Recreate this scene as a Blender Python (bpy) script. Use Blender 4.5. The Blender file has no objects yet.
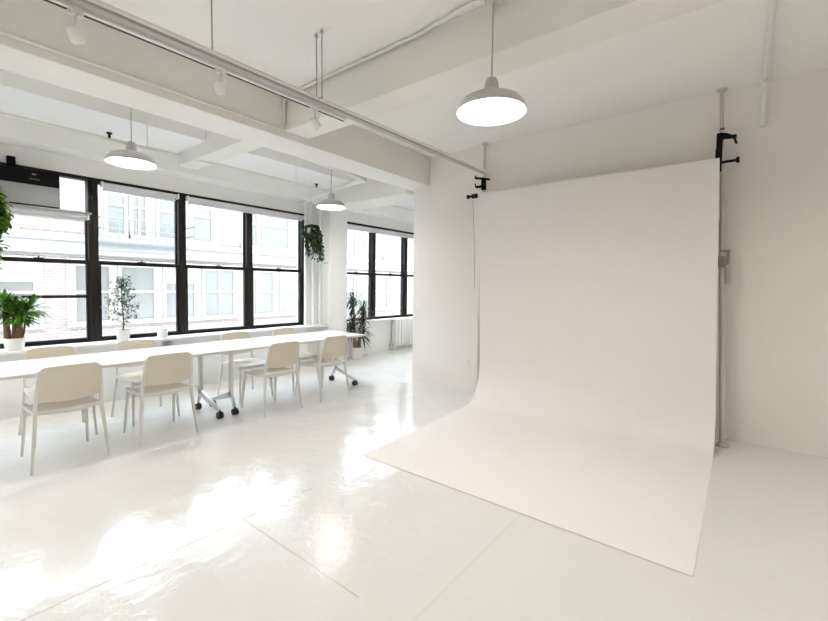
import bpy, bmesh, math, random
from mathutils import Vector, Matrix
random.seed(7)
COL = bpy.context.scene.collection
PI = math.pi

# ------------------------------------------------------------------ materials
def mat(name, col, rough=.5, metal=0, spec=.5, noise=0, nscale=8, bump=0, bscale=30, emit=None, estr=0, coat=0):
    m = bpy.data.materials.new(name); m.use_nodes = True
    nt = m.node_tree; b = nt.nodes['Principled BSDF']
    b.inputs['Base Color'].default_value = (*col, 1)
    b.inputs['Roughness'].default_value = rough
    b.inputs['Metallic'].default_value = metal
    b.inputs['Specular IOR Level'].default_value = spec
    b.inputs['Coat Weight'].default_value = coat
    tc = nt.nodes.new('ShaderNodeTexCoord')
    if noise:
        n = nt.nodes.new('ShaderNodeTexNoise'); n.inputs['Scale'].default_value = nscale; n.inputs['Detail'].default_value = 4
        nt.links.new(tc.outputs['Object'], n.inputs['Vector'])
        r = nt.nodes.new('ShaderNodeMixRGB'); r.blend_type = 'MIX'
        r.inputs[1].default_value = (*[c*(1-noise) for c in col], 1)
        r.inputs[2].default_value = (*[min(1, c*(1+noise)) for c in col], 1)
        nt.links.new(n.outputs['Fac'], r.inputs[0]); nt.links.new(r.outputs[0], b.inputs['Base Color'])
    if bump:
        n2 = nt.nodes.new('ShaderNodeTexNoise'); n2.inputs['Scale'].default_value = bscale
        nt.links.new(tc.outputs['Object'], n2.inputs['Vector'])
        bp = nt.nodes.new('ShaderNodeBump'); bp.inputs['Strength'].default_value = bump; bp.inputs['Distance'].default_value = .01
        nt.links.new(n2.outputs['Fac'], bp.inputs['Height']); nt.links.new(bp.outputs[0], b.inputs['Normal'])
    if emit:
        b.inputs['Emission Color'].default_value = (*emit, 1); b.inputs['Emission Strength'].default_value = estr
    return m

M = {}
M['wall'] = mat('wall_paint', (.82, .795, .77), .55, noise=.015, nscale=1.5, bump=.08, bscale=40)
M['ceiling'] = mat('ceiling_paint', (.86, .86, .85), .6, noise=.015, nscale=1.2, bump=.1, bscale=25)
M['bounce_dark'] = mat('bounce_dark_wall', (.48, .44, .38), .7, noise=.06, nscale=2, bump=.1, bscale=20)  # unseen walls, toned dark so less light bounces onto the beam faces
M['beam'] = mat('beam_paint', (.80, .795, .76), .55, noise=.02, nscale=2, bump=.15, bscale=14)
M['white'] = mat('white_enamel', (.84, .84, .83), .35)
M['white_pipe'] = mat('painted_pipe', (.78, .78, .76), .4)
M['track'] = mat('track_slot', (.02, .02, .02), .6)
M['strut'] = mat('galvanised_strut', (.42, .42, .405), .45)
M['frame'] = mat('dark_bronze_frame', (.013, .010, .008), .5, spec=.25, noise=.2, nscale=10)
M['blind'] = mat('blind_fabric', (.86, .86, .87), .7)
M['sill'] = mat('sill_paint', (.82, .83, .84), .4)
M['tabletop'] = mat('white_laminate', (.88, .88, .88), .22)
M['tableedge'] = mat('pale_grey_edge', (.60, .60, .60), .4)
M['tableleg'] = mat('silver_leg', (.66, .66, .67), .3, metal=.3)
M['rubber'] = mat('black_rubber', (.012, .012, .014), .4)
M['shell'] = mat('cream_plastic', (.66, .612, .51), .42, bump=.05, bscale=120)
M['chairframe'] = mat('pale_grey_plastic', (.68, .67, .64), .4)
M['paper'] = mat('seamless_paper', (.835, .80, .78), .75, noise=.01, nscale=.8)
M['black'] = mat('black_plastic', (.006, .006, .007), .55, spec=.12)
M['pole'] = mat('aluminium_pole', (.60, .58, .54), .35, metal=.3)
M['beige_clip'] = mat('olive_grey_clamp', (.30, .28, .20), .5)
M['tape'] = mat('purple_tape', (.18, .08, .20), .5)
M['silver'] = mat('silver_grille', (.28, .295, .295), .4, metal=.1)
M['terracotta'] = mat('white_ceramic', (.80, .79, .77), .3)
M['soil'] = mat('soil', (.05, .035, .025), .9, noise=.4, nscale=60)
M['bark'] = mat('bark', (.16, .085, .055), .8, noise=.35, nscale=50, bump=.4, bscale=80)
M['cane'] = mat('pale_cane', (.26, .20, .13), .8, noise=.3, nscale=60)
M['leaf_bright'] = mat('bright_leaf', (.07, .18, .018), .4, noise=.4, nscale=14)
M['leaf_dark'] = mat('dark_leaf', (.022, .048, .014), .45, noise=.4, nscale=20)
M['leaf_olive'] = mat('olive_leaf', (.07, .14, .07), .5, noise=.45, nscale=20)
M['leaf_yellow'] = mat('yellow_green_leaf', (.10, .19, .015), .4, noise=.4, nscale=12)
M['lamp'] = mat('pendant_enamel', (.60, .595, .58), .3)
M['bulb'] = mat('lamp_diffuser', (.9, .9, .9), .4, emit=(1, .945, .885), estr=21)
M['cord'] = mat('grey_cord', (.45, .44, .42), .6)
M['glassjar'] = mat('frosted_glass', (.78, .84, .88), .2)

def translucent(m, amt):
    nt = m.node_tree; b = nt.nodes['Principled BSDF']; t = nt.nodes.new('ShaderNodeBsdfTranslucent'); t.inputs[0].default_value = (.86, .86, .87, 1)
    x = nt.nodes.new('ShaderNodeMixShader'); x.inputs[0].default_value = amt
    nt.links.new(b.outputs[0], x.inputs[1]); nt.links.new(t.outputs[0], x.inputs[2]); nt.links.new(x.outputs[0], nt.nodes['Material Output'].inputs[0])
translucent(M['blind'], .45)

# floor: white epoxy, seams between slabs, uneven gloss
def floor_mat():
    m = bpy.data.materials.new('white_epoxy_floor'); m.use_nodes = True
    nt = m.node_tree; N = nt.nodes; L = nt.links; b = N['Principled BSDF']
    tc = N.new('ShaderNodeTexCoord'); sep = N.new('ShaderNodeSeparateXYZ'); L.new(tc.outputs['Object'], sep.inputs[0])
    def near(sock, v, w):
        s = N.new('ShaderNodeMath'); s.operation = 'SUBTRACT'; L.new(sock, s.inputs[0]); s.inputs[1].default_value = v
        a = N.new('ShaderNodeMath'); a.operation = 'ABSOLUTE'; L.new(s.outputs[0], a.inputs[0])
        c = N.new('ShaderNodeMath'); c.operation = 'LESS_THAN'; L.new(a.outputs[0], c.inputs[0]); c.inputs[1].default_value = w
        return c.outputs[0]
    def mul(a_, b_):
        c = N.new('ShaderNodeMath'); c.operation = 'MULTIPLY'; L.new(a_, c.inputs[0])
        if isinstance(b_, float): c.inputs[1].default_value = b_
        else: L.new(b_, c.inputs[1])
        return c.outputs[0]
    def mx(a_, b_):
        c = N.new('ShaderNodeMath'); c.operation = 'MAXIMUM'; L.new(a_, c.inputs[0]); L.new(b_, c.inputs[1]); return c.outputs[0]
    def cmp(sock, op, v):
        c = N.new('ShaderNodeMath'); c.operation = op; L.new(sock, c.inputs[0]); c.inputs[1].default_value = v; return c.outputs[0]
    x, y = sep.outputs[0], sep.outputs[1]
    s1 = mul(near(x, -2.365, .006), cmp(y, 'LESS_THAN', 1.86))
    s2 = mul(mul(near(y, 1.335, .005), cmp(x, 'GREATER_THAN', -2.365)), cmp(x, 'LESS_THAN', -1.35))
    s3 = mul(near(x, -1.072, .005), .3)
    s4 = mul(near(x, -3.75, .005), .25)
    seam = mx(mx(s1, s2), mx(s3, s4))
    n = N.new('ShaderNodeTexNoise'); n.inputs['Scale'].default_value = .9; n.inputs['Detail'].default_value = 3
    L.new(tc.outputs['Object'], n.inputs['Vector'])
    mix = N.new('ShaderNodeMixRGB'); mix.inputs[1].default_value = (.71, .70, .68, 1); mix.inputs[2].default_value = (.75, .745, .73, 1)
    L.new(n.outputs['Fac'], mix.inputs[0])
    mix2 = N.new('ShaderNodeMixRGB'); L.new(mul(seam, .7), mix2.inputs[0]); L.new(mix.outputs[0], mix2.inputs[1]); mix2.inputs[2].default_value = (.50, .48, .44, 1)
    L.new(mix2.outputs[0], b.inputs['Base Color'])
    n2 = N.new('ShaderNodeTexNoise'); n2.inputs['Scale'].default_value = 1.3; n2.inputs['Detail'].default_value = 5
    L.new(tc.outputs['Object'], n2.inputs['Vector'])
    mr = N.new('ShaderNodeMapRange'); mr.inputs[1].default_value = .35; mr.inputs[2].default_value = .68
    mr.inputs[3].default_value = .05; mr.inputs[4].default_value = .22
    L.new(n2.outputs['Fac'], mr.inputs[0]); L.new(mr.outputs[0], b.inputs['Roughness'])
    n3 = N.new('ShaderNodeTexNoise'); n3.inputs['Scale'].default_value = 2.6; n3.inputs['Detail'].default_value = 6; n3.inputs['Roughness'].default_value = .6
    L.new(tc.outputs['Object'], n3.inputs['Vector'])
    hs = N.new('ShaderNodeMath'); hs.operation = 'SUBTRACT'; L.new(n3.outputs['Fac'], hs.inputs[0]); L.new(mul(seam, .06), hs.inputs[1])
    bp = N.new('ShaderNodeBump'); bp.inputs['Strength'].default_value = .55; bp.inputs['Distance'].default_value = .02
    L.new(hs.outputs[0], bp.inputs['Height']); L.new(bp.outputs[0], b.inputs['Normal'])
    b.inputs['Specular IOR Level'].default_value = .30
    return m
M['floor'] = floor_mat()

def glass_mat():
    m = bpy.data.materials.new('window_glass'); m.use_nodes = True
    nt = m.node_tree; N = nt.nodes; L = nt.links; N.remove(N['Principled BSDF'])
    t = N.new('ShaderNodeBsdfTransparent'); t.inputs[0].default_value = (.97, .985, .985, 1)
    g = N.new('ShaderNodeBsdfGlossy'); g.inputs['Roughness'].default_value = .02
    f = N.new('ShaderNodeLayerWeight'); f.inputs[0].default_value = .5
    pw = N.new('ShaderNodeMath'); pw.operation = 'POWER'; L.new(f.outputs['Facing'], pw.inputs[0]); pw.inputs[1].default_value = 5
    ml = N.new('ShaderNodeMath'); ml.operation = 'MULTIPLY_ADD'; L.new(pw.outputs[0], ml.inputs[0]); ml.inputs[1].default_value = .6; ml.inputs[2].default_value = .02
    mx = N.new('ShaderNodeMixShader'); L.new(ml.outputs[0], mx.inputs[0]); L.new(t.outputs[0], mx.inputs[1]); L.new(g.outputs[0], mx.inputs[2])
    L.new(mx.outputs[0], N['Material Output'].inputs[0])
    return m
M['glass'] = glass_mat()

def brick_mat():
    m = bpy.data.materials.new('pale_brick'); m.use_nodes = True
    nt = m.node_tree; N = nt.nodes; L = nt.links; b = N['Principled BSDF']
    tc = N.new('ShaderNodeTexCoord'); sep = N.new('ShaderNodeSeparateXYZ'); cmb = N.new('ShaderNodeCombineXYZ')
    L.new(tc.outputs['Object'], sep.inputs[0]); L.new(sep.outputs[1], cmb.inputs[0]); L.new(sep.outputs[2], cmb.inputs[1])
    br = N.new('ShaderNodeTexBrick'); br.inputs['Scale'].default_value = 1
    br.inputs['Color1'].default_value = (.105, .07, .06, 1); br.inputs['Color2'].default_value = (.145, .105, .092, 1); br.inputs['Mortar'].default_value = (.24, .22, .205, 1)
    br.inputs['Brick Width'].default_value = .24; br.inputs['Row Height'].default_value = .085; br.inputs['Mortar Size'].default_value = .012
    L.new(cmb.outputs[0], br.inputs['Vector'])
    n = N.new('ShaderNodeTexNoise'); n.inputs['Scale'].default_value = .6; L.new(tc.outputs['Object'], n.inputs['Vector'])
    mx = N.new('ShaderNodeMixRGB'); L.new(n.outputs['Fac'], mx.inputs[0]); L.new(br.outputs['Color'], mx.inputs[1]); mx.inputs[2].default_value = (.15, .125, .112, 1)
    L.new(mx.outputs[0], b.inputs['Base Color']); b.inputs['Roughness'].default_value = .9
    return m
M['brick'] = brick_mat()
M['stone'] = mat('pale_stone', (.20, .19, .175), .8, noise=.05, nscale=2)
M['far_glass'] = mat('grey_blue_pane', (.088, .083, .075), .25, noise=.3, nscale=.7)
M['far_frame'] = mat('white_window_frame', (.19, .172, .15), .6)
M['far_blind'] = mat('drawn_shade', (.20, .20, .19), .7)
M['iron'] = mat('painted_iron', (.10, .105, .115), .6)
M['asphalt'] = mat('asphalt', (.12, .12, .12), .9, noise=.2, nscale=3)

# ------------------------------------------------------------------ mesh helpers
class MB:
    def __init__(s): s.bm = bmesh.new()
    def box(s, x0, x1, y0, y1, z0, z1, bevel=0, seg=2):
        r = bmesh.ops.create_cube(s.bm, size=1)
        vs = r['verts']
        for v in vs:
            v.co = Vector(((x0+x1)/2+v.co.x*(x1-x0), (y0+y1)/2+v.co.y*(y1-y0), (z0+z1)/2+v.co.z*(z1-z0)))
        if bevel:
            es = list({e for v in vs for e in v.link_edges})
            bmesh.ops.bevel(s.bm, geom=es, offset=bevel, segments=seg, affect='EDGES', profile=.5)
        return s
    def tube(s, pts, r, seg=12, caps=True, rs=None):
        pts = [Vector(p) for p in pts]; n = len(pts); rings = []
        prev = None
        for i, p in enumerate(pts):
            d = (pts[min(i+1, n-1)]-pts[max(i-1, 0)]).normalized()
            if prev is None:
                a = Vector((0, 0, 1)) if abs(d.z) < .9 else Vector((1, 0, 0))
                u = d.cross(a).normalized()
            else:
                u = (prev - d*prev.dot(d)).normalized()
            prev = u; w = d.cross(u)
            rr = rs[i] if rs else r
            rings.append([s.bm.verts.new(p+(u*math.cos(2*PI*k/seg)+w*math.sin(2*PI*k/seg))*rr) for k in range(seg)])
        for a, b in zip(rings, rings[1:]):
            for k in range(seg): s.bm.faces.new((a[k], a[(k+1) % seg], b[(k+1) % seg], b[k]))
        if caps:
            s.bm.faces.new(rings[0][::-1]); s.bm.faces.new(rings[-1])
        return s
    def lathe(s, prof, c=(0, 0, 0), seg=32, closed=False):
        rings = []
        for (r, z) in prof:
            if r < 1e-5: rings.append([s.bm.verts.new((c[0], c[1], c[2]+z))])
            else: rings.append([s.bm.verts.new((c[0]+r*math.cos(2*PI*k/seg), c[1]+r*math.sin(2*PI*k/seg), c[2]+z)) for k in range(seg)])
        prs = list(zip(rings, rings[1:]))
        if closed: prs.append((rings[-1], rings[0]))
        for a, b in prs:
            for k in range(seg):
                k2 = (k+1) % seg
                if len(a) == 1 and len(b) == 1: continue
                if len(a) == 1: s.bm.faces.new((a[0], b[k2], b[k]))
                elif len(b) == 1: s.bm.faces.new((a[k], a[k2], b[0]))
                else: s.bm.faces.new((a[k], a[k2], b[k2], b[k]))
        return s
    def bar(s, secs):
        """loft of quads: secs = list of 4-corner rings"""
        rings = [[s.bm.verts.new(p) for p in ring] for ring in secs]
        n = len(rings[0])
        for a, b in zip(rings, rings[1:]):
            for k in range(n): s.bm.faces.new((a[k], a[(k+1) % n], b[(k+1) % n], b[k]))
        s.bm.faces.new(rings[0][::-1]); s.bm.faces.new(rings[-1])
        return s
    def grid(s, f, nu, nv, thick=0):
        """surface f(u,v)->Vector ; with thickness along -normal"""
        V = [[s.bm.verts.new(f(i/nu, j/nv)) for j in range(nv+1)] for i in range(nu+1)]
        F = [s.bm.faces.new((V[i][j], V[i+1][j], V[i+1][j+1], V[i][j+1])) for i in range(nu) for j in range(nv)]
        if thick:
            bmesh.ops.recalc_face_normals(s.bm, faces=F)
            bmesh.ops.solidify(s.bm, geom=F, thickness=thick)
        return s
    def leaf(s, p, d, L, w, droop=.3, n=3):
        p = Vector(p); d = Vector(d).normalized()
        side = d.cross(Vector((0, 0, 1)))
        if side.length < .01: side = Vector((1, 0, 0))
        side.normalize()
        up = side.cross(d)
        prev = None
        q = p.copy(); dd = d.copy()
        for i in range(n+1):
            t = i/n
            ww = w*math.sin(PI*min(1, max(0, .08+t*.92)))*.5
            a = s.bm.verts.new(q-side*ww+up*ww*.25); c = s.bm.verts.new(q-up*.0); b = s.bm.verts.new(q+side*ww+up*ww*.25)
            if prev: 
                s.bm.faces.new((prev[0], prev[1], c, a)); s.bm.faces.new((prev[1], prev[2], b, c))
            prev = (a, c, b)
            dd = (dd+Vector((0, 0, -droop/n))).normalized(); q = q+dd*L/n
        return s
    def build(s, name, m, parent=None, loc=None, smooth=True, ang=35, rot=None):
        bmesh.ops.recalc_face_normals(s.bm, faces=s.bm.faces)
        me = bpy.data.meshes.new(name); s.bm.to_mesh(me); s.bm.free()
        if smooth:
            me.shade_smooth()
            me.set_sharp_from_angle(angle=math.radians(ang))
        me.materials.append(M[m] if isinstance(m, str) else m)
        o = bpy.data.objects.new(name, me); COL.objects.link(o)
        if parent: o.parent = parent
        if loc is not None: o.location = loc
        if rot is not None: o.rotation_euler = rot
        return o

def empty(name, loc=(0, 0, 0), rz=0, rx=0, ry=0):
    o = bpy.data.objects.new(name, None); o.empty_display_size = .1; COL.objects.link(o)
    o.location = loc; o.rotation_euler = (rx, ry, rz); return o
def tag(o, label=None, cat=None, group=None, kind=None):
    if label: o['label'] = label
    if cat: o['category'] = cat
    if group: o['group'] = group
    if kind: o['kind'] = kind
    return o
def S(o, label=None, cat=None): return tag(o, label, cat, None, 'structure')
def copy_tree(o, parent=None):
    c = o.copy(); COL.objects.link(c); c.parent = parent
    for ch in list(o.children): copy_tree(ch, c)
    return c
def lbox(name, m, x0, x1, y0, y1, z0, z1, bevel=0, parent=None, label=None, cat=None):
    """structure box with the origin at its base centre"""
    cx, cy = (x0+x1)/2, (y0+y1)/2
    return MB().box(x0-cx, x1-cx, y0-cy, y1-cy, 0, z1-z0, bevel).build(name, m, parent, (cx, cy, z0))

# ------------------------------------------------------------------ measures
W = -6.21        # window wall plane
D = 5.06         # wall behind the paper backdrop
H = 3.35; HL = 3.15
XB0, XB1 = -4.13, -3.70
ZB = 2.93
YE = 9.8; YN = -3.0; XR = 3.0
SILL = .72; HEAD = 2.71

# ------------------------------------------------------------------ room shell
fl = MB().box(-6.5, XR+.2, YN-.2, YE+.2, -.2, 0).build('floor', 'floor'); S(fl, 'glossy white painted floor with thin slab seams', 'floor')
c = MB().box(-5.11, XR+.2, YN-.2, YE+.2, H, H+.15).box(-6.5, -5.11, YN-.2, YE+.2, HL, H+.15).build('ceiling', 'ceiling'); S(c, 'white painted ceiling, lower beside the windows', 'ceiling')
wl = MB()
wl.box(-6.5, W, YN, 4.745, 0, SILL-.03).box(-6.5, W, YN, YE, HEAD, H)
wl.box(-6.5, W, 5.40, YE, 0, SILL-.03).box(-6.5, W, 4.745, 5.40, 0, HEAD).box(-6.5, W, 8.70, YE, SILL-.03, HEAD).box(-6.5, W, YN, -2.60, SILL-.03, HEAD)
S(wl.build('wall_left', 'ceiling'), 'white wall holding the long row of dark framed windows', 'wall')
S(MB().box(-3.99, XR, D, D+.24, 0, H).build('wall_far', 'wall'), 'off-white wall behind the paper backdrop', 'wall')
S(MB().box(-6.5, -3.0, YE, YE+.2, 0, H).box(-3.2, -3.0, D+.24, YE, 0, H).build('wall_alcove', 'wall'), 'white wall closing the far room', 'wall')
S(MB().box(XR, XR+.2, YN, D+.24, 0, H).build('wall_right', 'bounce_dark'), 'wall on the right, toned dark to cut bounce light, outside the picture', 'wall')
S(MB().box(-6.5, XR+.2, YN-.2, YN, 0, H).build('wall_back', 'bounce_dark'), 'wall behind the viewer, toned dark to cut bounce light', 'wall')
S(lbox('trim_1', 'beam', XB0, XB1, YN, D, ZB, H, .008), 'main ceiling beam running along the room', 'beam')
S(lbox('trim_2', 'beam', XB0, XB1, D, YE, ZB, H, .008), 'main ceiling beam continuing past the wall', 'beam')
S(lbox('trim_3', 'beam', XB1, XR, 2.56, 2.85, 3.0, H, .006), 'cross beam over the open floor', 'beam')
S(lbox('trim_4', 'beam', -5.92, XB0, 2.43, 2.68, 2.99, H, .006), 'cross beam over the tables', 'beam')
S(lbox('trim_5', 'beam', -5.92, XB0, 5.03, 5.62, 2.87, H, .006), 'cross beam landing on the pier', 'beam')
S(lbox('trim_6', 'ceiling', W, -5.9, YN, YE, 2.91, HL, .004), 'shallow beam above the windows', 'beam')
S(lbox('trim_7', 'ceiling', W, -5.9, 5.03, 5.45, 0, 2.91, .006), 'white square pier between the two window bays', 'pier')
S(lbox('trim_8', 'beam', -5.92, XB0, -.6, -.3, 2.99, H, .006), 'cross beam near the left edge', 'beam')

# ------------------------------------------------------------------ windows
wn = [0]
def window(y0, y1, left=True, right=True, extra=None):
    wn[0] += 1
    r = empty('window_%d' % wn[0], (W, (y0+y1)/2, SILL-.03)); S(r, None, 'window')
    h = (y1-y0)/2; z0, z1 = 0, HEAD-SILL+.03
    zz = lambda z: z-(SILL-.03)
    fm = MB(); t = .05
    for a, b in ((-h, -h+t), (h-t, h)): fm.box(-.12, 0, a, b, z0, z1, .004)
    fm.box(-.12, 0, -h+t, h-t, z1-.04, z1, .004).box(-.12, .02, -h+t, h-t, z0, z0+.035, .004)
    fm.build('window_frame', 'frame', r)
    # upper sash (outer) and lower sash (inner)
    zt = zz(extra) if extra else z1-.04
    zm = zz(1.69)
    def sash(name, x0, x1, za, zb, st, rl_b, rl_t):
        s = MB(); a, b = -h+t, h-t
        s.box(x0, x1, a, a+st, za, zb, .003).box(x0, x1, b-st, b, za, zb, .003)
        s.box(x0, x1, a+st, b-st, za, za+rl_b, .003).box(x0, x1, a+st, b-st, zb-rl_t, zb, .003)
        o = s.build(name, 'frame', r)
        MB().box((x0+x1)/2-.003, (x0+x1)/2+.003, a+st-.004, b-st+.004, za+rl_b-.004, zb-rl_t+.004).build('pane', 'glass', o, smooth=False)
        return o
    sash('upper_sash', -.10, -.06, zm-.02, zt, .016, .035, .02)
    ls = sash('lower_sash', -.055, -.015, z0+.036, zm+.02, .026, .045, .048)
    MB().box(-.015, .012, -.045, .045, zm+.005, zm+.028, .004).tube([(.0, -.0, zm+.024), (.0, .0, zm+.04)], .008).build('sash_lock', 'frame', ls)
    if extra:
        tm = MB().box(-.10, -.02, -h+t, h-t, zt, zt+.035, .003).build('transom_bar', 'frame', r)
        MB().box(-.07, -.064, -h+t, h-t, zt+.035, z1-.04).build('pane', 'glass', tm, smooth=False)
        MB().box(-.055, -.012, -h+t+.026, h-t-.026, zz(1.255), zz(1.29), .003).build('glazing_bar', 'frame', r)
    return r
ys = [-2.56, -1.53, -.47, .56, 1.585, 2.615, 3.64, 4.70]
for i in range(len(ys)-1):
    window(ys[i], ys[i+1], extra=2.22 if i == 3 else None)
for a, b in ((5.455, 6.51), (6.51, 7.59), (7.59, 8.66)): window(a, b)

# sills
o = lbox('window_sill', 'sill', W, -5.93, YN, 5.02, SILL-.035, SILL, .006); S(o, 'long white window sill carrying the potted plants', 'sill')
o = lbox('window_sill', 'sill', W, -6.09, 5.46, 8.7, SILL-.035, SILL, .006); S(o, 'white window sill of the far window bay', 'sill')
# heater covers below the sill
for i, (a, b) in enumerate(((-2.5, -.1), (.1, 2.25), (2.4, 4.6))):
    r = empty('radiator_cover', (-6.09, (a+b)/2, 0))
    tag(r, ['white radiator cover under the sill at the left edge of the picture', 'white radiator cover under the sill behind the nearer half of the tables', 'white radiator cover under the sill behind the farther half of the tables'][i], 'radiator cover', 'radiator covers under the window sill')
    h = (b-a)/2
    MB().box(-.10, .10, -h, h, .0, .682, .003).build('body', 'sill', r)
    g = MB()
    n = int((b-a)/.05)
    for k in range(n): g.box(.101, .104, -h+.06+k*.05, -h+.085+k*.05, .50, .56)
    g.build('grille', 'silver', r)

# ------------------------------------------------------------------ blinds
def blind(y0, y1, z, label, drop=.015):
    r = empty('roller_blind', (W+.045, (y0+y1)/2, z)); tag(r, label, 'blind', 'rolled up window blinds')
    h = (y1-y0)/2
    MB().tube([(0, -h+.015, -.02), (0, h-.015, -.02)], .025, 16).build('roller', 'blind', r)
    MB().box(-.033, -.029, -h+.02, h-.02, -.02-drop-.04, -.02).build('fabric', 'blind', r)
    MB().box(-.038, -.022, -h+.02, h-.02, -.075-drop, -.055-drop, .004).build('hem_bar', 'blind', r)
    for sy in (-1, 1): MB().box(-.045, .035, sy*h-.008, sy*h+.008, -.055, .012, .003).build('bracket', 'white', r)
blind(.63, 1.52, 2.24, 'rolled white blind hanging below the air conditioner shelf', .0)
blind(1.665, 2.54, 2.66, 'rolled white blind in the window above the small round tree')
blind(2.67, 4.66, 2.66, 'long rolled white blind over the two windows by the hanging plant')
blind(5.50, 8.55, 2.65, 'rolled white blind over the far window bay behind the spiky plant')

# air conditioner and its shelf
lab = empty('wall_shelf', (W, 1.04, 2.255)); tag(lab, 'narrow white shelf rail under the black and silver air conditioner', 'shelf')
MB().box(0, .13, -.50, .50, -.006, .008, .003).build('board', 'white', lab)
MB().box(.12, .135, -.50, .50, -.012, .012, .003).build('edge_strip', 'silver', lab)
ac = empty('air_conditioner', (W+.065, .935, 2.267)); tag(ac, 'wide air conditioner with black top band and silver front in the left window', 'air conditioner')
MB().box(-.20, .05, -.31, .31, .0, .385, .008).build('housing', 'black', ac)
MB().box(.05, .075, -.309, .309, .015, .228, .006).build('front_panel', 'silver', ac)['label'] = 'silver front panel'
MB().box(.05, .07, -.309, .309, .230, .385, .005).build('control_band', 'black', ac)
g = MB()
for k in range(3): g.box(.048, .06, -.3, .3, .003+k*.004, .005+k*.004)
g.build('air_outlet', 'black', ac)
MB().box(.0701, .0715, .075, .11, .335, .347).build('indicator_light', 'silver', ac)
MB().box(.0701, .0713, .05, .14, .28, .296).build('badge', mat('dim_grey', (.06, .06, .065), .4), ac)
o = MB().box(-.03, .03, -.035, .035, -.045, .045, .006).build('wall_sensor', 'black', None, (W+.03, .86, 2.735)); tag(o, 'small black box on the wall above the air conditioner', 'sensor')

# ------------------------------------------------------------------ ceiling services
def pipe(name, pts, r, m, label, cat='pipe', seg=12, group=None):
    c = Vector(pts[0]); o = MB().tube([Vector(p)-c for p in pts], r, seg).build(name, m, None, c)
    tag(o, label, cat, group); return o
def arc(c, r, a0, a1, ax1, ax2, n=6):
    c = Vector(c); ax1 = Vector(ax1); ax2 = Vector(ax2)
    return [c+ax1*r*math.cos(a0+(a1-a0)*i/n)+ax2*r*math.sin(a0+(a1-a0)*i/n) for i in range(n+1)]
# conduit along main beam face, bends up and out along cross beam
pts = [(-3.685, -2.9, 3.0), (-3.685, 2.46, 3.0)]+arc((-3.685, 2.46, 3.08), .08, -PI/2, 0, (0, 1, 0), (0, 0, 1))+[(-3.685, 2.54, 3.2)]+arc((-3.60, 2.54, 3.25), .085, PI, PI/2, (1, 0, 0), (0, 0, 1))+[(-3.4, 2.535, 3.333), (-1.95, 2.535, 3.333), (-1.55, 2.47, 3.325), (-1.40, 2.45, 3.31)]
pipe('electrical_conduit', pts, .013, 'white_pipe', 'thin painted conduit running along the beams to the front pendant lamp', 'conduit')
o = MB()
for x in (-3.0, -2.4): o.box(x-.012, x+.012, 2.515, 2.56, 3.30, 3.335, .002)
# ceiling pipe on the right
pts = [(.075, -2.9, 3.315), (.075, 4.9, 3.315)]+arc((.075, 4.9, 3.195), .12, PI/2, 0, (0, 1, 0), (0, 0, 1))+[(.075, 5.02, 2.94)]
r = pipe('ceiling_pipe', pts, .019, 'white_pipe', 'white pipe crossing the ceiling at right and turning down the wall')
cp = MB().tube([(0, 7.75, 0), (0, 7.82, 0)], .027).build('coupling', 'white_pipe', r)
# pipe over the tables: riser by the pier, run across, run along main beam
pts = [(-6.07, 4.63, SILL), (-6.07, 4.63, 2.82)]+arc((-5.97, 4.60, 2.82), .10, PI, PI/2, (1, 0, 0), (0, 0, 1))+[(-5.7, 4.57, 2.93), (-4.45, 4.34, 2.97)]
pipe('heating_pipe', pts, .033, 'white_pipe', 'thick white pipe rising by the pier and crossing to the beam')
pts = [(-4.33, 4.32, 2.97), (-4.30, 3.9, 2.985), (-4.26, 3.10, 3.02)]
r = pipe('heating_pipe', pts, .033, 'white_pipe', 'short thick white pipe running beside the main beam')
MB().tube([(0, -.0, .0), (-.13, .02, 0)], .042).tube([(0, 0, -.04), (0, 0, .06)], .046).build('elbow_fitting', 'white_pipe', r)
for (x, y, zt, dz, lb) in ((-6.06, 4.78, 2.91, .55, 'slim white riser pipe with a jog in the corner beside the pier'), (-6.05, 4.93, 2.91, 0, 'slim straight white riser pipe closest to the pier')):
    pts = [(x, y, SILL), (x, y, 2.3), (x, y-(.05 if dz else 0), 2.55), (x, y-(.05 if dz else 0), zt)]
    pipe('riser_pipe', pts, .026, 'white_pipe', lb)
# sprinkler pipe
sp = pipe('sprinkler_pipe', [(-5.0, YN+.05, 2.87), (-5.0, 4.2, 2.87)], .012, 'white_pipe', 'thin sprinkler pipe hung below the ceiling over the tables')
for y in (1.76, 3.64):
    MB().tube([(0, y-YN-.05, 0), (0, y-YN-.05, HL+.2-2.87)], .006, 8).build('hanger_rod', 'white_pipe', sp)
for y in (1.42, 4.0):
    MB().tube([(0, y-YN-.05, .01), (0, y-YN-.05, .055)], .012, 8).tube([(0, y-YN-.05, .055), (0, y-YN-.05, .066)], .026, 10).build('sprinkler_head', 'black', sp)

# suspended strut with lighting track
st = empty('ceiling_strut', (-2.6, 2.2, 2.85), rx=.010); tag(st, 'long pale steel strut hung from rods and ending at the left backdrop pole', 'strut')
s = MB(); L0, L1 = -5.1, 2.50
s.box(-.028, .028, L0, L1, -.022, .022, .004)
s.build('channel', 'strut', st)
MB().tube([(.034, L0, .006), (.034, L1, .006)], .012).build('cable_tube', 'white_pipe', st)
for y, x in ((-2.2, 0), (-.92, 0), (-.12, 0), (-.13, .075)):
    MB().tube([(x, y, .0), (x, y, .50)], .005, 8).tube([(x, y, .47), (x, y, .485)], .014, 10).box(min(0, x), x+.008, y-.006, y+.006, -.004, .004).build('hanger_rod', 'strut', st)
tr = empty('lighting_track', (-2.655, 2.2, 2.83), rx=.010); tag(tr, 'white lighting track with a dark slot along the suspended strut', 'lighting track')
MB().box(-.018, .018, L0, .22, -.016, .016, .002).build('rail', 'white', tr)
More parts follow.
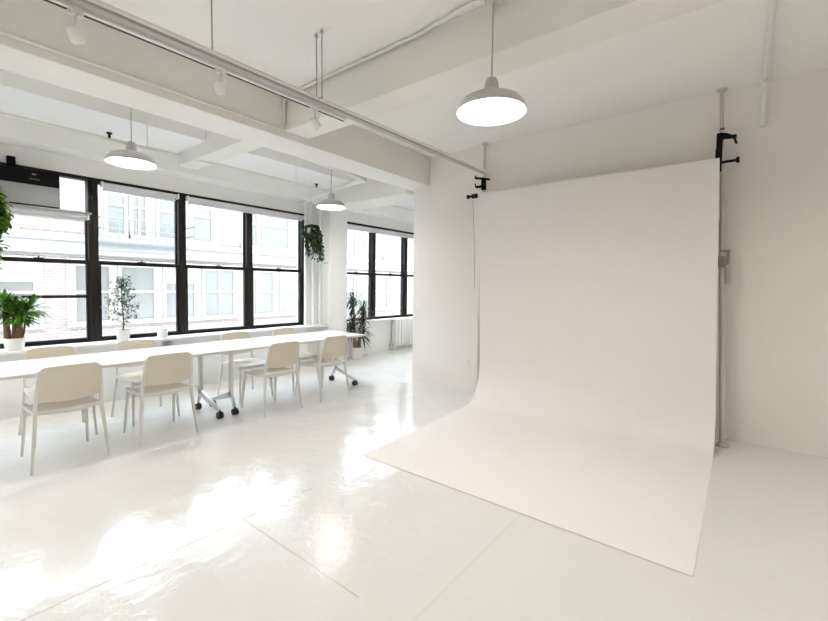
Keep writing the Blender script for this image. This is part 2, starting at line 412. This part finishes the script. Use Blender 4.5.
MB().box(-.0205, -.006, L0, .215, -.0185, -.012).build('slot', 'track', tr)
def spot(y, yaw, tilt, label):
    r = empty('track_spotlight', (-2.655, y, 2.83+(y-2.2)*.01-.016)); tag(r, label, 'spotlight', 'white spotlights on the ceiling track')
    MB().box(-.014, .014, -.032, -.008, -.026, 0, .003).box(-.014, .014, .008, .032, -.026, 0, .003).box(-.010, .010, -.032, .032, -.010, 0, .002).build('adapter', 'white', r)
    MB().tube([(0, 0, -.022), (0, 0, -.06)], .008, 8).box(-.045, .045, -.006, .006, -.068, -.058, .002).box(-.047, -.041, -.008, .008, -.10, -.058).box(.041, .047, -.008, .008, -.10, -.058).build('yoke', 'white', r)
    h = MB().lathe([(0, .030), (.022, .028), (.034, .018), (.037, -.01), (.034, -.038), (.026, -.052), (.022, -.052), (.024, -.03), (0, -.025)], seg=24).build('lamp_head', 'white', r, (0, 0, -.105), rot=(tilt, 0, yaw))
spot(.62, .6, .5, 'white track spotlight nearest the top left corner of the picture')
spot(1.36, .3, .25, 'white track spotlight in the middle, beside the single hanger rod')
spot(2.10, -.5, .6, 'white track spotlight farthest along, at the end of the black slot')

# ------------------------------------------------------------------ pendant lamps
def make_pendant(x, y, zr, ztop, label, canopy=True):
    r = empty('pendant_lamp', (x, y, zr)); tag(r, label, 'pendant lamp', 'white metal pendant lamps')
    MB().lathe([(.94*a_, b_) for a_, b_ in [(.234, -.012), (.238, -.008), (.230, .024), (.20, .062), (.13, .094), (.06, .108), (.052, .116), (.046, .18), (.034, .205), (.012, .21),
                (.01, .20), (.03, .195), (.04, .17), (.045, .104), (.125, .084), (.19, .054), (.222, .022), (.230, -.008)]], seg=48, closed=True).build('shade', 'lamp', r)
    MB().lathe([(.94*a_, b_) for a_, b_ in [(0, .004), (.10, .006), (.19, .010), (.217, .015), (.217, .019), (.1, .02), (0, .02)]], seg=40).build('diffuser', 'bulb', r)['label'] = 'glowing white diffuser'
    MB().tube([(0, 0, .2), (0, 0, ztop-zr)], .005, 8).build('cord', 'cord', r)
    if canopy: MB().lathe([(0, ztop-zr-.085), (.05, ztop-zr-.08), (.062, ztop-zr-.05), (.064, ztop-zr), (0, ztop-zr)], seg=24).build('canopy', 'lamp', r)
    return r
make_pendant(-1.325, 2.47, 2.585, H, 'large lit white pendant lamp in front of the cross beam, nearest of the three')
make_pendant(-4.90, 1.58, 2.66, H, 'lit white pendant lamp over the tables at the left')
make_pendant(-4.95, 4.24, 2.63, H, 'small lit white pendant lamp farthest away beside the pier')
for (x, y, lb) in ((-1.33, -1.2, 'added white pendant fill lamp behind the viewer over the open floor'), (-4.9, -1.4, 'added white pendant fill lamp behind the viewer over the window side'), (1.3, 1.0, 'added white pendant fill lamp outside the picture to the right'), (-3.1, -2.2, 'added white pendant fill lamp behind the viewer by the main beam'), (1.3, -1.6, 'added white pendant fill lamp in the corner behind the viewer'), (2.2, 3.3, 'added white pendant fill lamp outside the picture right of the backdrop'), (-4.95, -.2, 'added white pendant fill lamp above the near end of the tables, left of the picture'), (-4.95, 7.4, 'added white pendant fill lamp in the far room hidden behind the wall')):
    make_pendant(x, y, 2.62, H, lb)  # extra pendants out of view, added to brighten the interior

# ------------------------------------------------------------------ tables
def table(y0, y1, legs, label):
    r = empty('folding_table', (-4.655, (y0+y1)/2, 0)); tag(r, label, 'table', 'white folding tables on castors')
    h = (y1-y0)/2
    t = MB().box(-.385, .385, -h+.002, h-.002, .712, .74, .006, 3).build('tabletop', 'tabletop', r)
    MB().box(-.387, .387, -h+.001, h-.001, .7115, .729, .002).build('edge_band', 'tableedge', t)
    MB().box(-.03, .03, -h+.12, h-.12, .67, .71, .004).build('stretcher', 'tableleg', r)
    for (yl, xc) in legs:
        y = yl-(y0+y1)/2; xc = xc+4.655
        g = MB()
        g.bar([[(xc+dx*w, y+dy*.016, z) for dx, dy in ((-1, -1), (1, -1), (1, 1), (-1, 1))] for z, w in ((.20, .026), (.70, .022))])
        for xe in (.295, -.205):
            g.bar([[(xx, y-.016, z+hh), (xx, y+.016, z+hh), (xx, y+.016, z-hh), (xx, y-.016, z-hh)] for xx, z, hh in ((xc, .215, .035), ((xc+xe)/2, .15, .026), (xe, .085, .014))])
        g.box(min(-.25, xc-.1), .25, y-.02, y+.02, .69, .711, .003)
        lg = g.build('leg', 'tableleg', r)
        for xe in (.30, -.21):
            cst = MB().tube([(xe, y-.026, .036), (xe, y-.006, .036)], .036, 20).tube([(xe, y+.006, .036), (xe, y+.026, .036)], .036, 20).tube([(xe, y, .035), (xe, y, .085)], .011, 10).box(xe-.02, xe+.02, y-.007, y+.007, .03, .066, .003).build('castor', 'rubber', lg)
            cst['label'] = 'black castor'
    return r
table(.27, 2.288, ((.38, -4.80), (2.20, -4.80)), 'white folding table on castors, nearer one at the left edge of the picture')
table(2.292, 4.31, ((2.37, -4.44), (4.19, -4.755)), 'white folding table on castors, farther one ending beside the spiky plant')

# ------------------------------------------------------------------ chairs (local: +x is the back, legs centred on origin)
def make_chair():
    r = empty('dining_chair')
    # seat: gently dished shell
    def seat(u, v):
        x = .215-.43*u; hw = .205+.012*math.sin(PI*u); y = (v*2-1)*hw
        edge = max(abs(v*2-1)**8, u**8)
        z = .452-.016*math.sin(PI*v)*math.sin(PI*min(1, u*1.05))-.03*max(0, u-.8)/.2*(u > .8)-.012*edge
        return Vector((x, y, z))
    MB().grid(seat, 14, 14, .010).build('seat', 'shell', r, ang=60)
    # backrest shell with rounded top corners
    def back(u, v):
        t = v; z = .535+.265*t
        hw = .205-.022*t
        rc = .022
        if z > .80-rc:
            q = (z-(.80-rc))/rc; hw -= rc*(1-math.sqrt(max(0, 1-q*q)))
        s = u*2-1; y = s*hw
        x = .232+.052*t+.028*(1-s*s)
        z = z+.006*(1-s*s)*(t)-.018*(1-s*s)*(1-t)
        return Vector((x, y, z))
    MB().grid(back, 16, 16, .009).build('backrest', 'shell', r, ang=60)
    # frame rim along the seat and up the back sides
    f = MB()
    for sy in (-1, 1):
        secs = []
        for z, x, y, w in ((.43, .212, .212, .018), (.50, .222, .210, .017), (.60, .240, .207, .013), (.72, .264, .197, .010), (.775, .276, .188, .007)):
            secs.append([(x-w, sy*(y-.012), z), (x+w*.8, sy*(y-.012), z), (x+w*.8, sy*(y+.008), z), (x-w, sy*(y+.008), z)])
        f.bar(secs)
        f.bar([[(x, sy*(.197), z-.02), (x, sy*(.216), z-.02), (x, sy*(.216), z+.008), (x, sy*(.197), z+.008)] for x, z in ((.215, .445), (0, .436), (-.19, .434), (-.215, .42))])
    f.bar([[(.205, y, z-.016), (.226, y, z-.016), (.226, y, z+.012), (.205, y, z+.012)] for y, z in ((-.212, .45), (-.1, .436), (0, .431), (.1, .436), (.212, .45))])
    f.bar([[(-.206, y, .405), (-.186, y, .405), (-.186, y, .43), (-.206, y, .43)] for y in (-.2, 0, .2)])
    f.build('seat_frame', 'chairframe', r)
    for sx in (1, -1):
        for sy in (-1, 1):
            g = MB(); secs = []
            for t in (0, .33, .66, 1):
                z = .445*(1-t)
                if sx > 0: x, y, w, d = .213+.052*t, .207+.038*t, .016-.008*t, .012-.004*t
                else: x, y, w, d = -.195-.055*t, .200+.022*t, .016-.008*t, .012-.004*t
                secs.append([(x-w, sy*y-d, z), (x-w*.3, sy*y-d*1.15, z), (x+w, sy*y-d, z), (x+w, sy*y+d, z), (x-w*.3, sy*y+d*1.15, z), (x-w, sy*y+d, z)])
            g.bar(secs); g.build('leg', 'chairframe', r)
    return r
proto = make_chair()
def_ch = [
 (-4.375, .885, 0, .0, 'cream plastic chair nearest the camera, leftmost on the near side of the tables'),
 (-4.375, 1.612, 0, -.03, 'cream plastic chair second from left on the near side, just left of the castors'),
 (-4.28, 2.765, 0, .0, 'cream plastic chair third from left on the near side, just right of the castors'),
 (-4.30, 3.53, 0, .02, 'cream plastic chair at the far right end of the near side of the tables'),
 (-5.02, .99, 1, .0, 'cream chair across the table behind the leftmost near chair, below the thick-trunked plant'),
 (-5.02, 1.73, 1, .03, 'cream chair across the table below the small round tree'),
 (-4.97, 2.86, 1, .0, 'cream chair across the table showing through behind the third near chair'),
 (-4.97, 3.62, 1, .0, 'cream chair across the table at the right end, behind the last near chair')]
for i, (x, y, far, rz, lb) in enumerate(def_ch):
    o = proto if i == 0 else copy_tree(proto)
    o.location = (x, y, 0); o.rotation_euler = (0, 0, (PI if far else 0)+rz)
    tag(o, lb, 'chair', 'cream plastic chairs around the tables')

# ------------------------------------------------------------------ backdrop
bd = empty('paper_backdrop', (-1.4, 4.75, 0)); tag(bd, 'wide off-white seamless paper backdrop sweeping from a crossbar down onto the floor', 'backdrop')
prof = []    # (y,z) from the top wrap down and forward
zt = 2.655
for i in range(9):
    a = PI*(1-i/8); prof.append((4.82-.03-.03*math.cos(a)*-1*-1, zt-.03+.03*math.sin(a)))
prof = [(4.79-.03*math.cos(PI*i/8)*-1, zt-.03+.03*math.sin(PI*i/8)) for i in range(9)]    # back (y=4.82) over to front (y=4.76)
prof = [(4.82, zt-.03-.10)]+prof
R_ = .42
y_v = 4.76
z = zt-.03
RZ = .52
while z > RZ+.1: z -= .1; prof.append((y_v-.03*(1-z/2.6), z))
y_v2 = y_v-.03*(1-.52/2.6)
for i in range(0, 19):
    a = i/18*PI/2; prof.append((y_v2-R_*(1-math.cos(a)), .0035+RZ*(1-math.sin(a))**1.12))
yy = y_v2-R_
while yy > 2.70: yy -= .15; prof.append((yy, .0035))
prof += [(2.56, .0035), (2.50, .0045)]
def ppt(i, u):
    y, z = prof[i]
    # edges measured on the photograph: the sheet narrows slightly towards the front
    k = min(1, max(0, (4.76-y)/2.26)); kz = min(1, max(0, z/2.65))
    xl = -2.62-.07*kz+.125*k; xr = -.165-.06*kz+.01*k
    dy = 0
    x = xl+(xr-xl)*u
    return Vector((x+1.4, y-4.75, z+0*(1 if z < .02 else 0)))
b = MB(); nu = 24
V = [[b.bm.verts.new(ppt(i, j/nu)) for j in range(nu+1)] for i in range(len(prof))]
F = [b.bm.faces.new((V[i][j], V[i][j+1], V[i+1][j+1], V[i+1][j])) for i in range(len(prof)-1) for j in range(nu)]
bmesh.ops.recalc_face_normals(b.bm, faces=F); bmesh.ops.solidify(b.bm, geom=F, thickness=.0008)
b.build('paper_sheet', 'paper', bd, ang=60)
MB().tube([(-1.28, .04, zt-.033), (1.15, .04, zt-.033)], .022, 16).build('crossbar', 'pole', bd)

def pole(x, y, dx, dy, label):
    r = empty('backdrop_pole', (x, y, 0)); tag(r, label, 'pole', 'floor to ceiling poles holding the backdrop')
    at_ = lambda z: (dx*z/H, dy*z/H, z)
    MB().tube([at_(.02), at_(2.10)], .0235, 16).build('lower_tube', 'pole', r)
    MB().tube([at_(2.10), at_(H-.01)], .0165, 16).build('upper_tube', 'pole', r)
    MB().lathe([(0, 0), (.05, 0), (.05, .015), (.03, .04), (0, .04)], seg=20).build('foot', 'cord', r)
    MB().lathe([(0, H), (.045, H), (.045, H-.01), (.022, H-.025), (0, H-.025)], (dx, dy, 0), seg=20).build('ceiling_pad', 'pole', r)
    return r
pr = pole(-.115, 4.80, -.125, .20, 'grey pole standing from floor to ceiling at the right edge of the backdrop')
k = empty('pole_lever'); k.parent = pr; k.location = (0, 0, 0)
bpy.data.objects.remove(k)
l = MB().box(-.03, .03, -.035, .03, 1.66, 1.76, .006).box(-.02, .062, -.03, -.01, 1.80, 1.822, .004).box(.035, .058, -.03, -.008, 1.68, 1.815, .004).build('locking_collar', 'beige_clip', pr, (-.065, .10, 0))
MB().box(.034, .072, -.034, -.004, 1.50, 1.66, .008).build('lever', 'cord', l)
MB().tube([(-.109, .175, 2.955), (-.110, .176, 2.975)], .0195, 16).build('tape_ring', 'tape', pr)['label'] = 'purple tape ring'
plf = pole(-2.70, 4.82, -.06, .18, 'grey pole behind the left edge of the backdrop, mostly hidden by the paper')

def bracket(x, y, z, s, label):
    r = empty('backdrop_hook', (x, y, z)); tag(r, label, 'bracket', 'black hook brackets clamped on the poles')
    b = MB().box(-.024, .024, -.02, .03, -.36, 0, .006)
    b.box(-.03, .03, .02, .045, -.25, -.13, .006)
    b.build('body', 'black', r)
    b = MB().bar([[(s*xx, -.02, zz-h), (s*xx, .02, zz-h), (s*xx, .02, zz+h), (s*xx, -.02, zz+h)] for xx, zz, h in ((.0, -.03, .028), (.05, -.036, .024), (.09, -.05, .014), (.128, -.052, .012))])
    b.bar([[(s*xx-.01, -.016, zz), (s*xx+.01, -.016, zz), (s*xx+.01, .016, zz), (s*xx-.01, .016, zz)] for xx, zz in ((.10, -.04), (.115, -.08), (.128, -.12))])
    b.build('upper_hook', 'black', r)
    b = MB().tube([(s*.02, 0, -.275), (s*.14, 0, -.272)], .012, 10).tube([(s*.13, 0, -.272), (s*.155, 0, -.271)], .027, 14)
    b.build('lower_hook', 'black', r)
    return r
bracket(-.238, 4.94, 2.922, 1, 'black bracket with two hooks at the top right corner of the backdrop')
r = empty('backdrop_hook', (-2.745, 4.94, 2.875)); tag(r, 'black T-shaped bracket with two hooks at the top left corner of the backdrop', 'bracket', 'black hook brackets clamped on the poles')
MB().box(-.024, .024, -.016, .04, -.15, 0, .005).build('body', 'black', r)
MB().bar([[(x, -.018, z-.012), (x, .018, z-.012), (x, .018, z+.012), (x, -.018, z+.012)] for x, z in ((-.12, .018), (-.05, .005), (0, -.005), (.09, -.028))]).tube([(-.11, 0, .01), (-.12, 0, .05)], .009, 8).build('upper_hook', 'black', r)
MB().bar([[(x, -.014, z-.014), (x, .014, z-.014), (x, .014, z+.014), (x, -.014, z+.014)] for x, z in ((-.02, -.10), (-.06, -.105), (-.11, -.10))]).tube([(-.11, 0, -.10), (-.118, 0, -.055)], .009, 8).build('lower_hook', 'black', r)
r = empty('crossbar_end_knob', (-2.75, 4.79, 2.622)); tag(r, 'small black crossbar end cap with a thumb knob and pull chain beside the paper', 'knob')
MB().tube([(0, 0, 0), (-.07, 0, 0)], .03, 16).build('cap', 'black', r)
MB().tube([(-.07, 0, 0), (-.12, 0, 0)], .012, 10).tube([(-.115, 0, 0), (-.14, 0, 0)], .026, 14).build('knob', 'black', r)
MB().tube([(-.055, -.01, -.02), (-.035, -.01, -.35), (-.012, -.008, -.65), (-.005, -.005, -1.2)], .0035, 6).build('pull_chain', 'cord', r)

# outlet on the wall behind the paper
r = empty('wall_outlet', (-3.01, D, .376)); tag(r, 'white wall outlet low on the wall left of the backdrop', 'outlet')
MB().box(-.038, .038, -.007, 0, -.06, .06, .003).build('plate', 'wall', r)
for dz in (-.025, .025): MB().box(-.017, .017, -.010, -.006, dz-.014, dz+.014, .003).build('socket', 'wall', r)

# ------------------------------------------------------------------ far radiator
r = empty('radiator', (-6.12, 7.6, 0)); tag(r, 'white cast iron radiator under the far windows next to the wall edge', 'radiator')
for k in range(11):
    y = -.5+k*.1
    MB().box(-.055, .085, y-.034, y+.034, .09, .70, .024, 3).build('section', 'white', r)
MB().tube([(0, -.5, .15), (0, .5, .15)], .02).tube([(0, -.5, .64), (0, .5, .64)], .02).build('connecting_pipe', 'white', r)
for y in (-.5, .5): MB().box(-.03, .06, y-.02, y+.02, 0, .12, .006).build('foot', 'white', r)
MB().tube([(0, -.64, 0), (0, -.64, .15), (0, -.5, .15)], .014).build('supply_pipe', 'strut', r)

# ------------------------------------------------------------------ plants
def potshape(r0, r1, h, c=(0, 0, 0)):
    return MB().lathe([(0, 0), (r0*.9, 0), (r0, .01), (r1, h-.01), (r1, h), (r1-.01, h), (r1-.014, h-.025), (0, h-.025)], c, 32)
# 1 thick-trunked plant on the left of the sill
r = empty('potted_plant', (-6.03, .83, SILL)); tag(r, 'bushy green plant with thick brown trunks in white pot at left end of sill', 'plant')
potshape(.075, .088, .125).build('pot', 'terracotta', r)
MB().lathe([(0, .105), (.074, .104)]).build('soil', 'soil', r)
tk = MB(); tops = []
for (x, y, x2, y2, h, rr) in ((-.02, -.045, -.03, -.06, .34, .030), (.02, .03, .02, .045, .26, .030), (0, 0, -.01, .0, .30, .018), (.01, .055, .03, .10, .33, .011)):
    tk.tube([(x, y, .09), ((x+x2)/2+.006, (y+y2)/2, .09+h*.4), (x2, y2, .09+h)], rr, 10, rs=[rr*1.15, rr*.95, rr*.8]); tops.append((x2, y2, .09+h-.02))
tk.build('trunk', 'bark', r)
lf = MB()
for (x, y, z) in tops:
    for k in range(70):
        a = random.uniform(0, 2*PI); e = random.uniform(-.25, 1.45)
        d = Vector((math.cos(a)*math.cos(e), math.sin(a)*math.cos(e)*1.1, math.sin(e)))
        st_ = random.uniform(.01, .09)
        lf.leaf(Vector((x, y, z))+d*st_, d, random.uniform(.11, .20), random.uniform(.03, .05), random.uniform(.3, 1.1), 4)
lf.build('foliage', 'leaf_bright', r)
# 2 small olive-like tree
r = empty('potted_tree', (-6.05, 1.83, SILL)); tag(r, 'small round tree with fine dark leaves in a pale pot on the window sill', 'plant')
potshape(.062, .08, .14).build('pot', 'terracotta', r)
MB().lathe([(0, .118), (.066, .117)]).build('soil', 'soil', r)
tk = MB(); tk.tube([(0, 0, .1), (.004, .008, .22), (-.004, .0, .36), (0, -.01, .6), (0, -.015, .74)], .008, 8, rs=[.010, .008, .007, .005, .003])
lf = MB()
for k in range(34):
    z = .20+.58*(k/34); a = k*2.4; L = .20*min(1, (z-.12)/.16)*(1-max(0, (z-.34)/.50))+.03
    d = Vector((math.cos(a), math.sin(a), .5)).normalized(); p0 = Vector((0, 0, z)); p1 = p0+d*L
    tk.tube([p0, p1], .002, 5)
    for j in range(20):
        q = p0.lerp(p1, random.uniform(.25, 1.05)); b2 = random.uniform(0, 2*PI); q = q+Vector((random.gauss(0, .018), random.gauss(0, .018), random.gauss(0, .018)))
        lf.leaf(q, (math.cos(b2), math.sin(b2), random.uniform(-.9, .9)), random.uniform(.03, .055), random.uniform(.016, .028), .3, 2)
tk.build('trunk', 'bark', r); lf.build('foliage', 'leaf_olive', r)
# cup
r = empty('candle_jar', (-6.04, 2.28, SILL)); tag(r, 'small pale blue-white jar on the sill right of the small round tree', 'jar')
MB().lathe([(0, 0), (.055, 0), (.06, .006), (.062, .115), (.06, .12), (.055, .117), (.053, .09), (0, .09)], seg=28).build('jar', 'glassjar', r)
MB().lathe([(0, .0905), (.05, .0905), (.05, .094), (0, .096)], seg=24).build('wax', 'white', r)
# 3 dracaena by the pier
r = empty('floor_plant', (-5.93, 5.75, 0)); tag(r, 'tall spiky cane plant in a white pot on the floor past the pier', 'plant')
MB().lathe([(0, 0), (.105, 0), (.11, .01), (.125, .22), (.125, .23), (.115, .23), (.112, .20), (0, .20)]).build('pot', 'terracotta', r)
MB().lathe([(0, .205), (.11, .204)]).build('soil', 'soil', r)
for (x, y, h, lean) in ((-.02, -.05, 1.24, -.03), (.03, .05, 1.05, .06), (.02, -.02, .80, -.10), (-.03, .06, .66, .08)):
    MB().tube([(x, y, .18), (x+lean*.3, y+lean*.4, .18+h*.5), (x+lean*.5, y+lean, h)], .02, 10, rs=[.024, .02, .016]).build('cane', 'cane', r)
    lf = MB()
    for k in range(90):
        a = random.uniform(0, 2*PI); e = random.uniform(-.5, 1.35); zb = h-random.uniform(0, .28)
        d = Vector((math.cos(a)*math.cos(e), math.sin(a)*math.cos(e), math.sin(e)))
        lf.leaf((x+lean*.5, y+lean, zb), d, random.uniform(.18, .32), .028, random.uniform(.4, 1.3), 4)
    lf.build('leaf_tuft', 'leaf_dark', r)
# trailing plants
def trailing(loc, ztop, label, m, spread, strands, seed, leafsize=.05, cat='hanging plant', bias=(0, 0)):
    random.seed(seed)
    r = empty('hanging_plant', loc); tag(r, label, cat)
    MB().lathe([(0, 0), (.06, 0), (.085, .11), (.09, .12), (.08, .12), (.075, .10), (0, .10)]).build('pot', 'terracotta', r)
    for a in (0, 2.1, 4.2): pass
    hb = MB()
    for a in (0.3, 2.4, 4.5): hb.tube([(.083*math.cos(a), .083*math.sin(a), .11), (0, 0, .32)], .002, 5)
    hb.tube([(0, 0, .32), (0, 0, ztop)], .002, 5).build('hanger', 'cord', r)
    sm = MB(); lf = MB()
    for k in range(strands):
        a = random.uniform(0, 2*PI); L = random.uniform(.15, 1)*spread[1]; rr = random.uniform(.07, spread[0])
        pts = []
        for j in range(9):
            t = j/8
            rad = .05+(rr-.05)*min(1, t*3); z = .12+.07*math.sin(min(1, t*3)*PI)-L*max(0, t-.12)
            pts.append(Vector((rad*math.cos(a)+bias[0]*t*L, rad*math.sin(a)+bias[1]*t*L+.015*math.sin(j+k), z)))
        sm.tube(pts, .0022, 5)
        for j in range(8):
            for _ in range(5):
                q = pts[j].lerp(pts[j+1], random.random()); b2 = random.uniform(0, 2*PI)
                lf.leaf(q, (math.cos(b2), math.sin(b2), random.uniform(-.6, .5)), leafsize*random.uniform(.8, 1.4), leafsize*random.uniform(.6, 1.0), .9, 3)
    sm.build('stem', m, r); lf.build('foliage', m, r)
    return r
hp = trailing((-5.80, 4.54, 2.28), .63, 'dark green trailing plant hanging in front of the white pipes by the pier', 'leaf_dark', (.15, .66), 34, 3, .05, bias=(.05, .10))
t2 = MB().tube([(.06, .08, .0), (.09, .10, -.28), (.10, .13, -.44), (.12, .20, -.47)], .003, 5)
for q in ((.10, .13, -.42), (.12, .19, -.46), (.12, .20, -.45)): t2.leaf(q, (.3, 1, .2), .06, .04, .4, 3)
t2.build('loose_tendril', 'leaf_dark', hp)
trailing((-5.15, .485, 2.12), HL-2.10+.2-.0, 'bright yellow-green trailing plant hanging at the left edge before the air conditioner', 'leaf_yellow', (.19, .90), 50, 11, .08)

# ------------------------------------------------------------------ building across the street
XF = -16.0
fb = empty('brick_building', (XF, 8, -9)); tag(fb, 'pale brick building across the street with grouped white framed windows', 'building')
zoff = 9
MB().box(-6, 0, -30, 34, 0, 15.7).build('wall', 'brick', fb)
def band(z0, z1, d, name='cornice'):
    MB().box(-.05, d, -30, 34, z0+zoff, z1+zoff, .03).build(name, 'stone', fb)
FH = 2.8
for f in (-3, -2, 0, 1):
    zb = f*FH
    band(2.26+zb, 2.86+zb, .06, 'frieze'); band(2.28+zb, 2.42+zb, .14); band(2.66+zb, 2.88+zb, .18)
# one bay: local y start, groups measured on the photograph
def fwin(y0, y1, z0, z1, kind):
    yy0, yy1 = y0-8, y1-8
    fm = MB(); t = .10
    fm.box(-.05, .09, yy0, yy0+t, z0+zoff, z1+zoff).box(-.05, .08, yy1-t, yy1, z0+zoff, z1+zoff)
    fm.box(-.05, .08, yy0+t, yy1-t, z1-t+zoff, z1+zoff).box(-.05, .14, yy0-.05, yy1+.05, z0-.12+zoff, z0+zoff)
    zm = (z0+z1)/2
    fm.box(-.05, .08, yy0+t, yy1-t, zm-.04+zoff, zm+.04+zoff)
    if kind == 1: fm.box(-.05, .075, (yy0+yy1)/2-.035, (yy0+yy1)/2+.035, z0+zoff, z1+zoff)
    w = fm.build('window', 'far_frame', fb, smooth=False)
    MB().box(.02, .045, yy0+t*.5, yy1-t*.5, z0+zoff, z1-t*.5+zoff).build('pane', 'far_glass', w, smooth=False)
    if kind == 2: MB().box(.045, .055, yy0+t, yy1-t, zm+.3+zoff, z1-t+zoff).build('shade', 'far_blind', w, smooth=False)
lower = [(-1.6, -.5), (-.35, .9), (1.1, 2.72), (3.5, 4.55), (4.7, 5.85), (6.05, 7.2), (7.4, 8.72), (9.6, 10.5), (10.75, 12.0), (12.2, 13.4), (14.2, 15.3)]
upper = [(-2.4, -1.0), (.6, 2.2), (4.35, 5.0), (5.05, 5.62), (5.85, 6.75), (6.95, 7.85), (9.1, 9.75), (9.9, 11.3), (12.2, 13.6)]
def extend(l):
    out = list(l)
    for k in range(1, 6):
        if k*17 < 60: out += [(a+17.0*k, b2+17.0*k) for a, b2 in l if b2+17*k < 40]
    out += [(a-17.0, b2-17.0) for a, b2 in l if a-17 > -20]
    return out
for f in (-1, 0, 1):
    zb = f*FH
    lst = [w_ for w_ in extend(lower if f < 1 else upper)]
    # sills and lintels run over neighbouring windows
    lst.sort(); runs = []
    for a, b2 in lst:
        if runs and a-runs[-1][1] < .3: runs[-1][1] = b2
        else: runs.append([a, b2])
    for a, b2 in runs:
        MB().box(-.04, .12, a-.14-8, b2+.14-8, .06+zb+zoff, .20+zb+zoff).box(-.04, .10, a-.12-8, b2+.12-8, 2.04+zb+zoff, 2.16+zb+zoff).box(-.04, .03, a-.12-8, b2+.12-8, .2+zb+zoff, 2.04+zb+zoff).build('window_surround', 'far_frame', fb, smooth=False)
    for k, (a, b2) in enumerate(lst):
        fwin(a, b2, .22+zb, 2.04+zb, (k*2+f) % 3)
# fire escape on the floor above
fe = MB()
y0, y1 = 4.0-8, 6.7-8; zf = 2.66+zoff
for k in range(12): fe.box(k*.095, k*.095+.02, y0, y1, zf, zf+.02)
for zr in (.40, .72): fe.tube([(1.1, y0, zf+zr), (1.1, y1, zf+zr)], .022, 6).tube([(0, y0, zf+zr), (1.1, y0, zf+zr)], .022, 6).tube([(0, y1, zf+zr), (1.1, y1, zf+zr)], .022, 6)
for k in range(7): fe.tube([(1.1, y0+k*(y1-y0)/6, zf), (1.1, y0+k*(y1-y0)/6, zf+.72)], .018, 6)
fe.build('fire_escape_balcony', 'iron', fb)
o = MB().box(-16, -6.5, -30, 45, -9.2, -9).build('street', 'asphalt'); S(o, 'street far below between the buildings', 'street')

# ------------------------------------------------------------------ light
w = bpy.data.worlds.new('sky'); bpy.context.scene.world = w; w.use_nodes = True
bg = w.node_tree.nodes['Background']; bg.inputs[0].default_value = (.79, .895, 1.0, 1); bg.inputs[1].default_value = 5.0
sd = bpy.data.lights.new('sun', 'SUN'); sd.energy = 1.6; sd.angle = .02; sd.color = (1, .95, .88)
so = bpy.data.objects.new('sun', sd); COL.objects.link(so)
dv = Vector((-.62, .25, -.74)); so.rotation_euler = dv.to_track_quat('-Z', 'Y').to_euler(); so.location = (0, 0, 20)

# ------------------------------------------------------------------ camera
f_, yaw, roll, vy, cx, pitch = 418.43, .6742, -.0124, 302.80, 410.38, -.0408
s_, c_ = math.sin(yaw), math.cos(yaw)
Fv = Vector((-s_, c_, 0)); Rv = Vector((c_, s_, 0)); Zv = Vector((0, 0, 1))
Fp = Fv*math.cos(pitch)+Zv*math.sin(pitch); U = Zv*math.cos(pitch)-Fv*math.sin(pitch)
R2 = Rv*math.cos(roll)-U*math.sin(roll); U2 = Rv*math.sin(roll)+U*math.cos(roll)
cd = bpy.data.cameras.new('camera'); co = bpy.data.objects.new('camera', cd); COL.objects.link(co)
mw = Matrix.Identity(4)
for i in range(3): mw[i][0] = R2[i]; mw[i][1] = U2[i]; mw[i][2] = -Fp[i]
mw[0][3], mw[1][3], mw[2][3] = 0, 0, 1.45
co.matrix_world = mw
cd.sensor_fit = 'HORIZONTAL'; cd.sensor_width = 36; cd.lens = f_/828*36
cd.shift_x = (414-cx)/828; cd.shift_y = (vy-310.5)/828; cd.clip_start = .05; cd.clip_end = 200
sc = bpy.context.scene; sc.camera = co
sc.view_settings.view_transform = 'Standard'; sc.view_settings.look = 'None'; sc.view_settings.gamma = 1
sc.view_settings.use_curve_mapping = False; sc.view_settings.exposure = 1.16
sc.cycles.use_denoising = True
sc.cycles.max_bounces = 14; sc.cycles.diffuse_bounces = 10; sc.cycles.glossy_bounces = 4; sc.cycles.transparent_max_bounces = 12
sc.cycles.sample_clamp_indirect = 8
